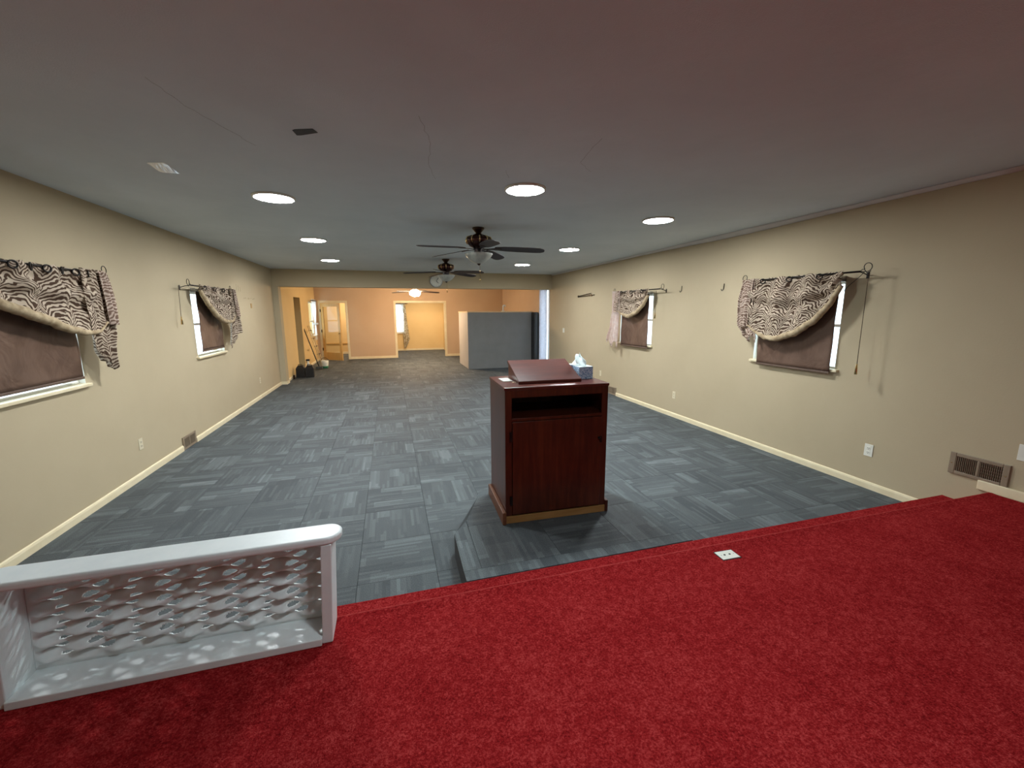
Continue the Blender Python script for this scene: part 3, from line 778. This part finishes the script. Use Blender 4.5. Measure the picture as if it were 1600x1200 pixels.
tag(MB().box((0, 0, 0), (.074, .145, .006)).build('small_card', whitep_m, loc=(.80, 2.99, S1+LH), bevel=.001), 'small white card lying at the left of the reading desk', 'card')
tag(MB().box((0, 0, 0), (.03, .02, .004)).build('paper_scrap', mottled('cream_scrap', srgb(214, 190, 160), srgb(220, 200, 170), 5, .8), loc=(.855, 2.93, S1+LH)), 'tiny beige scrap beside the white card on the lectern', 'scrap')

# ------------------------------------------------------------------ ceiling lights
def led(x, y, mat, label, group='round LED ceiling lights'):
    r = empty('ceiling_light', (x, y, CZ), 0, label, 'ceiling light', group)
    MB().lathe([(.158, 0), (.172, 0), (.172, -.010), (.164, -.018), (.155, -.018), (.155, -.004), (.158, 0)], n=40, cap=False).build('trim_ring', whitep_m, r)
    MB().lathe([(.0001, -.015), (.155, -.015), (.155, -.012), (.0001, -.012)], n=40, cap=False).build('diffuser', mat, r)
    return r
led(-.912, 4.30, led_m, 'largest bright round ceiling light, nearest one in the left row')
led(-.95, 6.56, led_m, 'round ceiling light, middle one of the left row')
led(-1.03, 8.97, led_m, 'round ceiling light, farthest one of the left row by the beam')
led(.7, .45, leds_m, 'assumed round ceiling light, unseen behind the camera, added to light the red stage')  # assumed lamp out of view, added to brighten stage carpet and rail
led(1.134, 3.49, ledc_m, 'cool bluish round ceiling light above the lectern')
led(2.92, 4.22, led_m, 'round ceiling light, nearest one in the right row')
led(2.866, 6.50, led_m, 'round ceiling light, middle one of the right row')
led(2.80, 8.81, led_m, 'round ceiling light, farthest one of the right row')

# ------------------------------------------------------------------ ceiling fans
def fan(x, y, ang0, label, lit=False, drop=0.0):
    r = empty('ceiling_fan', (x, y, CZ), 0, label, 'ceiling fan', 'ceiling fans with five dark blades')
    MB().lathe([(.001, 0), (.072, 0), (.075, -.012), (.058, -.03), (.036, -.055), (.034, -.062), (.03, -.068)], n=28).build('canopy', bronze_m, r)
    mot = MB().lathe([(.03, -.066), (.055, -.075), (.09, -.098), (.140, -.118), (.150, -.135), (.148, -.16), (.135, -.185), (.11, -.21), (.07, -.232), (.05, -.245)], n=36).build('motor_housing', mottled('maroon_bronze', srgb(58, 34, 30), srgb(78, 50, 42), 12, .25, .8), r)
    for k in range(10):
        a = 2*PI*k/10+.2
        pts = [(rr*math.cos(a), rr*math.sin(a), z) for rr, z in ((.085, -.092), (.146, -.114), (.158, -.135), (.155, -.162), (.14, -.188))]
        MB().tube(pts, [.004, .008, .007, .006, .004], 8).build('brass_rib', brass_m, mot)
    MB().lathe([(.05, -.243), (.062, -.25), (.062, -.285), (.075, -.292), (.075, -.300)], n=28).build('switch_housing', steel_m, r)
    bl = MB().lathe([(.165, -.302), (.168, -.306), (.150, -.335), (.115, -.372), (.07, -.402), (.03, -.416), (.005, -.418)], n=36)
    if lit:
        MB().lathe([(.05, -.298), (.125, -.315), (.17, -.36), (.175, -.40), (.15, -.455), (.09, -.495), (.02, -.51)], n=24).build('lit_bowl', globe_m, r)
    else:
        bl.build('glass_bowl', bowl_m, r, solid=.004)
        MB().lathe([(.022, -.412), (.026, -.420), (.014, -.432), (.006, -.44)], n=16).build('bowl_finial', bronze_m, r)
        ch = MB().tube([(.012, 0, -.43), (.012, 0, -.60)], .0022, 6); ch.lathe([(.002, .012), (.011, .004), (.011, -.006), (.003, -.014)], (.012, 0, -.61), 10)
        ch.build('pull_chain', brass_m, r)
    zb = -.345 if lit else -.243
    for k in range(5):
        a = ang0+2*PI*k/5; ca, sa = math.cos(a), math.sin(a); pt = -math.radians(13)
        def loc_(p):   # p: along, across, up  -> pitched blade
            al, ac, uz = p; ac2 = ac*math.cos(pt)-uz*math.sin(pt); uz2 = ac*math.sin(pt)+uz*math.cos(pt)
            return (al*ca-ac2*sa, al*sa+ac2*ca, uz2+zb-.05*max(0, al-.2))
        out = []
        prof = [(.20, .040), (.24, .052), (.32, .066), (.5, .074), (.68, .074), (.75, .066), (.785, .045), (.80, .02)]
        pg = [(p, -w_) for p, w_ in prof]+[(p, w_) for p, w_ in reversed(prof)]
        n = len(pg); vs = [loc_((p, q, -.0035)) for p, q in pg]+[loc_((p, q, .0035)) for p, q in pg]
        b = MB().add(vs, [tuple(range(n))[::-1], tuple(range(n, 2*n))]+[(i, (i+1) % n, n+(i+1) % n, n+i) for i in range(n)])
        b.build('blade', blade_m, r)
        ir = [(.06, .018), (.12, .012), (.17, .02), (.21, .035), (.26, .026), (.28, .008)]
        pg = [(p, -w_) for p, w_ in ir]+[(p, w_) for p, w_ in reversed(ir)]
        n = len(pg); vs = [loc_((p, q, -.010)) for p, q in pg]+[loc_((p, q, -.004)) for p, q in pg]
        MB().add(vs, [tuple(range(n))[::-1], tuple(range(n, 2*n))]+[(i, (i+1) % n, n+(i+1) % n, n+i) for i in range(n)]).build('blade_iron', bronze_m, r)
    return r
fan(1.092, 5.19, math.radians(-17), 'nearest dark ceiling fan with unlit frosted bowl and pull chain')
fan(1.103, 8.33, math.radians(-38), 'second dark ceiling fan, smaller in view, before the beam')
fan(.84, 14.0, math.radians(8), 'lit ceiling fan with glowing warm bowl in the far room', True)

# wall clock on the beam
ck = empty('wall_clock', (1.20, YB, 2.475), 0, 'round wall clock with pale face on the beam beside the second fan', 'clock')
MB().lathe([(.001, -.002), (.155, -.002), (.158, -.02), (.150, -.034), (.140, -.034), (.138, -.022), (.001, -.022)], n=36, axis='y', cap=False).build('clock_case', steel_m, ck)
MB().lathe([(.001, -.024), (.138, -.024)], n=36, axis='y', cap=False).build('clock_face', whitep_m, ck)
h = MB()
for a, ln, ww in ((2.3, .075, .006), (.6, .11, .004)):
    h.extrude([(-ww*math.cos(a), -.028, ww*math.sin(a)), (ww*math.cos(a), -.028, -ww*math.sin(a)), (ww*math.cos(a)+ln*math.sin(a), -.028, ln*math.cos(a)-ww*math.sin(a)), (-ww*math.cos(a)+ln*math.sin(a), -.028, ln*math.cos(a)+ww*math.sin(a))], (0, -.002, 0))
h.build('clock_hands', black_m, ck)
hm = MB()
for k in range(12):
    a = k*PI/6; c, s = math.cos(a), math.sin(a)
    hm.box((.118*s-.004, -.0265, .118*c-.004), (.118*s+.004, -.0245, .118*c+.004))
tag(hm.build('hour_marks', black_m, ck), kind='stuff')

# ceiling tape patches
tp_ = MB().extrude([(x_, y_, CZ-.0008) for x_, y_ in ((-.462, 2.763), (-.447, 2.750), (-.350, 2.714), (-.331, 2.761), (-.428, 2.824), (-.452, 2.831))], (0, 0, -.0015))
tag(tp_.build('tape_patch', mottled('navy_tape', srgb(12, 13, 24), srgb(18, 20, 36), 8, .5)), 'dark navy tape patch stuck on the ceiling', 'tape')
def crinkle(u, v):
    a_ = Vector((-1.514, 3.587)).lerp(Vector((-1.399, 3.555)), u); b_ = Vector((-1.524, 3.793)).lerp(Vector((-1.405, 3.79)), u)
    p = a_.lerp(b_, v); return (p.x, p.y, CZ-.0012-.0035*abs(math.sin(u*13+v*5))*math.sin(u*PI)*math.sin(v*PI))
m = MB().grid(24, 12, crinkle)
tag(m.build('tape_patch', mottled('clear_tape', srgb(206, 208, 214), srgb(238, 240, 244), 40, .15, .1, stretch=(1, 4, 1))), 'crinkled clear shiny tape patch on the ceiling near the left wall', 'tape')
m = MB()
for pts in ([(-.95, 2.35), (-.9, 2.6), (-.78, 2.9), (-.72, 3.1)], [(.2, 2.4), (.3, 2.75), (.31, 3.1), (.42, 3.5)], [(.86, 3.1), (.95, 3.3)], [(1.25, 2.4), (1.3, 2.8), (1.5, 3.0)]):
    q = []
    for (a, b), (c, d) in zip(pts, pts[1:]):
        for k in range(6):
            f = k/6; q.append((a+(c-a)*f+random.uniform(-.008, .008), b+(d-b)*f, CZ-.0002))
    m.tube(q, .0006, 4)
tag(m.build('plaster_cracks', mottled('crack_dirt', srgb(70, 62, 56), srgb(84, 76, 70), 8, .9), bpy.data.objects['ceiling']), kind='stuff')

# ------------------------------------------------------------------ registers, outlets, switches
def register(side, s0, s1, z0, z1, label, dirn=1, twofields=True):
    root = empty('floor_register', P(side, (s0+s1)/2, z0, 0), 0, label, 'vent', 'brown metal air registers')
    o = Vector(root.location)
    def loc(m): m.v = [tuple(Vector(p)-o) for p in m.v]; return m
    L_ = s1-s0; b = .028
    mid = (s0+s1)/2
    fr = MB(); e0, e1 = s0+b*1.4, s1-b*1.4; zz0, zz1 = z0+b, z1-b
    mb_box(fr, side, s0, e0, z0, z1, .001, .014); mb_box(fr, side, e1, s1, z0, z1, .001, .014)
    mb_box(fr, side, e0, e1, z0, zz0, .001, .014); mb_box(fr, side, e0, e1, zz1, z1, .001, .014)
    mb_box(fr, side, mid-.009, mid+.009, zz0, zz1, .001, .014)
    loc(fr).build('frame', brownmetal_m, root, bevel=.004)
    bk = MB(); mb_box(bk, side, e0, e1, zz0, zz1, .0005, .002); loc(bk).build('duct_opening', dark_m, root)
    fins = MB()
    for (p, q) in ((e0, mid-.009), (mid+.009, e1)):
        n = 11
        for k in range(n):
            s = p+(k+.5)*(q-p)/n; fins.extrude([P(side, s-.0012, zz0, .003), P(side, s+.0012, zz0, .0125), P(side, s+.0034, zz0, .0125), P(side, s+.001, zz0, .003)], (0, 0, zz1-zz0))
    tag(loc(fins).build('fins', brownmetal_m, root), kind='stuff')
    dm = MB()
    p, q = (e0, mid-.009)
    for k in range(5):
        z = zz0+(k+.5)*(zz1-zz0)/5; dm.extrude([P(side, p, z, .0022), P(side, p, z+.008, .0035), P(side, p, z+.009, .0035), P(side, p, z+.001, .0022)], (0, q-p, 0))
    tag(loc(dm).build('damper_blades', steel_m, root), kind='stuff')
    for s in (s0+.018, s1-.018): 
        c = MB().lathe([(.0001, .0), (.005, .0), (.004, .003), (.0001, .004)], (0, 0, 0), 10, 'x'); sg = 1 if side == 'L' else -1
        bp = Vector(P(side, s, (z0+z1)/2, .014)); c.v = [(bp.x+sg*p_[0], bp.y+p_[1], bp.z+p_[2]) for p_ in c.v]; loc(c).build('screw', brass_m, root)
    return root
register('R', 1.785, 2.135, .385, .562, 'brown wall register above the red stage carpet on the right wall')
register('L', 5.96, 6.33, .001, .165, 'brown register at the foot of the left wall')
register('R', 7.425, 7.775, .001, .165, 'brown register at the foot of the right wall, seen past the lectern')
def plate(side, s, z, w_, h_, kind, label, mat=ivory_m, d=.006):
    root = empty('outlet' if kind == 'outlet' else 'switch_plate', P(side, s, z, 0), 0, label, 'outlet' if kind == 'outlet' else 'switch')
    o = Vector(root.location)
    def loc(m): m.v = [tuple(Vector(p)-o) for p in m.v]; return m
    m = MB(); mb_box(m, side, s-w_/2, s+w_/2, z-h_/2, z+h_/2, .0005, d); loc(m).build('cover_plate', mat, root, bevel=.002)
    if kind == 'outlet':
        for dz in (-.021, .021):
            m = MB(); mb_box(m, side, s-.016, s+.016, z+dz-.014, z+dz+.014, d, d+.003); rc = loc(m).build('receptacle', mat, root, bevel=.003)
            m = MB(); mb_box(m, side, s-.008, s-.005, z+dz-.004, z+dz+.007, d+.002, d+.0036); mb_box(m, side, s+.005, s+.008, z+dz-.004, z+dz+.007, d+.002, d+.0036); mb_box(m, side, s-.0025, s+.0025, z+dz-.011, z+dz-.006, d+.002, d+.0036)
            tag(loc(m).build('slots', dark_m, rc), kind='stuff')
    elif kind == 'switch':
        m = MB(); mb_box(m, side, s-.005, s+.005, z-.006, z+.012, d, d+.012); loc(m).build('toggle', mat, root, bevel=.001)
    return root
plate('R', 2.735, .374, .075, .118, 'outlet', 'white outlet on the near right wall, left of the big register', whitep_m)
plate('R', 5.627, .362, .072, .115, 'outlet', 'ivory outlet on the right wall between the two windows')
plate('R', 8.107, .373, .072, .115, 'outlet', 'ivory outlet low on the right wall, just above the tissue box')
plate('L', 5.106, .356, .072, .115, 'outlet', 'ivory outlet on the left wall, near side of the register')
plate('L', 9.38, .36, .072, .115, 'outlet', 'small ivory outlet far along the left wall')
plate('R', 10.17, 1.215, .115, .115, 'switch', 'white light switch plate near the right end of the beam', whitep_m)
plate('R', 10.42, 1.215, .075, .115, 'switch', 'beige switch plate beside the white one, blending with the wall', wall_m)
plate('R', 1.71, .676, .12, .12, 'blank', 'blank white wall plate above the stage at the right photo edge', whitep_m)
# floor box plate on the stage
fp = empty('floor_outlet', (1.794, 1.762, S2), math.radians(-2), 'white outlet plate lying on the red stage carpet', 'outlet')
MB().box((-.057, -.037, 0), (.057, .037, .004)).build('cover_plate', whitep_m, fp, bevel=.0015)
MB().box((-.062, -.042, 0), (.062, .042, .0015)).build('gasket', dark_m, fp)
for x_, r_ in ((-.018, .006), (.016, .006), (-.04, .003), (.042, .003)):
    MB().lathe([(r_, 0), (r_, .0012)], (x_, 0, .0038), 12).build('hole' if r_ > .004 else 'screw', dark_m if r_ > .004 else steel_m, fp)

# hooks and bracket on the right wall
for s, z, lb in ((5.60, 2.03, 'small black J hook in the right wall, the farther one'), (4.742, 2.011, 'small black J hook in the right wall, the nearer one')):
    pts = [P('R', s-.0, z+.05, .004), P('R', s, z-.02, .010)]+[P('R', s+.018-.018*math.cos(a), z-.02-.02*math.sin(a), .014) for a in [PI*k/7 for k in range(1, 8)]]
    m = MB().tube(pts, .0045, 6)
    tag(m.build('wall_hook', iron_m), lb, 'hook', 'black J hooks')
hb = empty('wall_bracket', P('R', 8.92, 2.07, 0), 0, 'thin dark bare bracket bar high on the right wall left of the far window', 'bracket')
ho = Vector(hb.location)
m = MB().tube([tuple(Vector(P('R', 9.32, 2.055, .02))-ho), tuple(Vector(P('R', 8.62, 2.10, .02))-ho)], .007, 6); m.build('bar', bronze_m, hb)
m = MB().tube([tuple(Vector(P('R', 9.30, 2.04, .02))-ho), tuple(Vector(P('R', 8.46, 2.06, .02))-ho)], .007, 6); m.build('bar', bronze_m, hb)
for s in (9.30, 8.62):
    m = MB(); mb_box(m, 'R', s-.012, s+.012, 2.03, 2.075, .001, .022); m.v = [tuple(Vector(p)-ho) for p in m.v]; m.build('end_plate', bronze_m, hb)
m = MB(); mb_box(m, 'L', 9.30, 9.38, 1.79, 1.88, .0005, .003)
tag(m.build('tan_patch', mottled('tan_paper', srgb(170, 136, 84), srgb(180, 146, 96), 6, .8)), 'small tan square patch on the left wall beyond the far window', 'patch')
m = MB()
for k in range(9):
    s = 8.95+k*.085; mb_box(m, 'L', s, s+.03, 1.955+.01*(k % 3), 1.975+.01*(k % 2), .0004, .0012)
for k in range(3): mb_box(m, 'L', 8.6+k*.1, 8.605+k*.1, 2.08, 2.2-.02*k, .0004, .0012)
tag(m.build('scuff_marks', mottled('scuff_grey', srgb(150, 134, 106), srgb(164, 148, 120), 6, .9), bpy.data.objects['wall_left']), kind='stuff')

# ------------------------------------------------------------------ far room: grey partition, black cabinet
pt = empty('grey_partition', (2.23, 12.33, 0), 0, 'tall grey panelled counter box with pale wood cap in the far room', 'counter')
PWd, PD, PH = 2.01, 1.66, 1.70
MB().box((0, 0, 0), (PWd, .05, PH-.02)).build('front_panel', grey_m, pt, bevel=.002)
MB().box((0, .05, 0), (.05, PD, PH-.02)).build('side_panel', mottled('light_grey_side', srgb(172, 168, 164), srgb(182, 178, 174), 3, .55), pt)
MB().box((PWd-.05, .05, 0), (PWd, PD, PH-.02)).build('side_panel', grey_m, pt)
MB().box((-.01, -.012, PH-.02), (PWd+.01, .09, PH+.012)).box((-.01, .09, PH-.02), (.07, PD, PH+.012)).box((PWd-.07, .09, PH-.02), (PWd+.01, PD, PH+.012)).build('cap', capm_m, pt, bevel=.003)
MB().box((.07, .09, 1.02), (PWd-.07, PD, 1.06)).build('counter_top', capm_m, pt)
MB().box((0.0, -.003, 0), (PWd, 0, .006)).build('base_edge', grey_m, pt)
# white gooseneck on the cap
gn = empty('gooseneck_post', (3.32, 12.37, PH+.012), 0, 'small white curved spout standing on top of the grey counter box', 'faucet')
pts = [(0, 0, 0), (0, 0, .15)]+[(.035-.035*math.cos(a), 0, .15+.035*math.sin(a)) for a in [PI*k/8 for k in range(1, 9)]]+[(.07, 0, .13)]
MB().tube(pts, .016, 10).build('spout', whitep_m, gn)
MB().lathe([(.001, 0), (.06, 0), (.055, .012), (.02, .02)], n=16).build('base_flange', whitep_m, gn)
bc = empty('black_cabinet', (4.262, 12.07, 0), 0, 'narrow black cabinet standing between the grey counter box and the right wall', 'cabinet')
cp = []
for k in range(7):
    a = PI/2*k/6; cp.append((.045+.05*math.cos(a), 1.60+.08*math.sin(a)))
pg = [(-.07, -.04, 0), (.095, -.04, 0)]+[(p[0], -.04, p[1]) for p in cp]+[(-.07, -.04, 1.68)]
MB().extrude(pg, (0, .25, 0)).build('cabinet_shell', black_m, bc)
MB().box((-.06, -.048, .05), (.0, -.04, 1.6)).build('door_panel', mottled('charcoal_panel', (.02, .02, .02, 1), (.035, .034, .03, 1), 5, .5), bc)

# curtains of the far windows
m = MB()
def tied(u, v):   # v 0 bottom .. 1 top
    z = .78+v*1.36; yc = 15.62
    wd = interp([(0, .20), (.18, .16), (.40, .09), (.55, .26), (.75, .40), (1, .45)], v)
    return (XBL+.085+.014*math.sin(u*PI*12), yc+(u-.5)*2*wd, z)
m.grid(60, 24, tied)
bcx = empty('sheer_curtain', (XBL, 15.62, 2.12), 0, 'white sheer curtain pinched at the middle over the far room window', 'curtain')
m.v = [(p[0]-XBL, p[1]-15.62, p[2]-2.12) for p in m.v]; m.build('cloth', sheer_m, bcx)
rb = MB().lathe([(.001, 0), (.09, 0), (.09, .05), (.001, .05)], (.085, 0, 1.30-2.12), 14); rb.build('tie_band', sheer_m, bcx)
MB().tube([(.085, -.52, -.03), (.085, .52, -.03)], .012, 8).build('rod', iron_m, bcx)
for k in range(5): 
    ring = [(.088+.002, -.36+k*.18+.024*math.cos(a), -.03+.024*math.sin(a)) for a in [2*PI*i/14 for i in range(14)]]
    MB().tube(ring, .006, 5, closed=True).build('grommet', iron_m, bcx)
fl_m = fabric('floral_sheer', (srgb(150, 140, 100), srgb(240, 236, 224)), False, .4, alpha=.85)
pc = empty('parlour_curtain', (.45, YR-.06, 2.09), 0, 'patterned sheer curtain drawn aside at the window in the room beyond', 'curtain')
def pcl(u, v):
    z = -v*1.98
    a, b = interp([(0, .05), (.3, .20), (.6, .10), (1, .14)], v), interp([(0, .26), (.3, .30), (.6, .36), (.8, .40), (1, .22)], v)
    return (a+(b-a)*u, -.02+.018*math.sin(u*PI*7+v*2), z)
MB().grid(30, 30, pcl).build('cloth', fl_m, pc)
MB().tube([(-.25, -.02, -.01), (.36, -.02, -.01)], .012, 8).build('rod', bronze_m, pc)

# ------------------------------------------------------------------ cleaning things by the far left wall
def tote(x, y, label):
    r = empty('black_tote', (x, y, 0), random.uniform(-.06, .06), label, 'bag', 'black gable-topped totes on the floor')
    MB().box((-.105, -.07, 0), (.105, .07, .25)).build('body', black_m, r, bevel=.012)
    MB().extrude([(-.10, -.065, .25), (.10, -.065, .25), (.06, -.01, .315), (-.06, -.01, .315)], (0, .12, 0)).build('gable_top', black_m, r)
    MB().tube([(-.05, 0, .31), (-.045, 0, .345), (.045, 0, .345), (.05, 0, .31)], .009, 6).build('handle', black_m, r)
    return r
tote(-2.33, 12.14, 'left black gable-topped tote on the floor at the far left wall')
tote(-2.10, 12.10, 'right black gable-topped tote, in front of the spray bottle')
sb = empty('spray_bottle', (-2.18, 12.42, 0), 0, 'white spray bottle with black trigger standing behind the black totes', 'bottle')
MB().lathe([(.001, 0), (.05, 0), (.052, .02), (.052, .28), (.03, .34), (.018, .37), (.018, .40)], n=16).build('bottle', whitep_m, sb)
MB().box((-.05, -.018, .40), (.04, .018, .45)).box((-.05, -.01, .34), (-.035, .01, .40)).build('trigger_head', black_m, sb, bevel=.006)
br = empty('floor_mop', (-2.14, 13.72, 0), 0, 'long black-handled mop leaning on the far left wall', 'mop')
MB().tube([(.02, .0, .09), (-.375, .35, 1.24)], .014, 8).build('handle', black_m, br)
MB().box((-.06, -.07, .02), (.12, .06, .09)).build('mop_head', mottled('grey_mop', srgb(70, 74, 72), srgb(96, 100, 96), 30, .9), br, bevel=.01)
bk = empty('mop_bucket', (-1.98, 13.95, 0), 0, 'small white bucket caddy with green base at the foot of the mop', 'bucket')
MB().lathe([(.001, 0), (.085, 0), (.098, .05), (.10, .07)], n=20).build('base', mottled('green_plastic', srgb(40, 120, 84), srgb(56, 140, 100), 5, .5), bk)
MB().lathe([(.092, .068), (.108, .16), (.112, .24), (.103, .24), (.086, .07)], n=20, cap=False).build('tub', whitep_m, bk)
MB().tube([(-.105, 0, .235)]+[(-.105*math.cos(a), 0, .235+.09*math.sin(a)) for a in [PI*k/8 for k in range(1, 8)]]+[(.105, 0, .235)], .008, 6).build('bail_handle', black_m, bk)
ld = empty('step_ladder', (-2.20, 14.45, 0), 0, 'narrow pale folding ladder leaning beside the mop at the far left wall', 'ladder')
rung_m = mottled('brown_rung', srgb(96, 70, 44), srgb(116, 88, 58), 5, .6)
lm = mottled('pale_ladder_wood', srgb(222, 200, 150), srgb(232, 212, 166), 5, .5)
for dy in (-.17, .17):
    MB().tube([(.10, dy, 0), (-.24, dy*.75, 1.30)], .016, 6).build('rail', lm, ld)
for k in range(5):
    f = .12+k*.19; MB().box((.10-.34*f-.03, -.16+.04*f, 1.30*f-.01), (.10-.34*f+.03, .16-.04*f, 1.30*f+.01)).build('rung', rung_m, ld)
tag(MB().box((-2.47, 11.86, .001), (-2.43, 11.92, .10)).build('door_stop', bronze_m, bevel=.004), 'small brown stopper at the wall left of the black totes', 'door stop')
# chair-rail strip in the side room
tag(box('trim_5', (-3.6, 18.57, .42), (-.72, 18.6, .46), doorw_m), kind='structure')
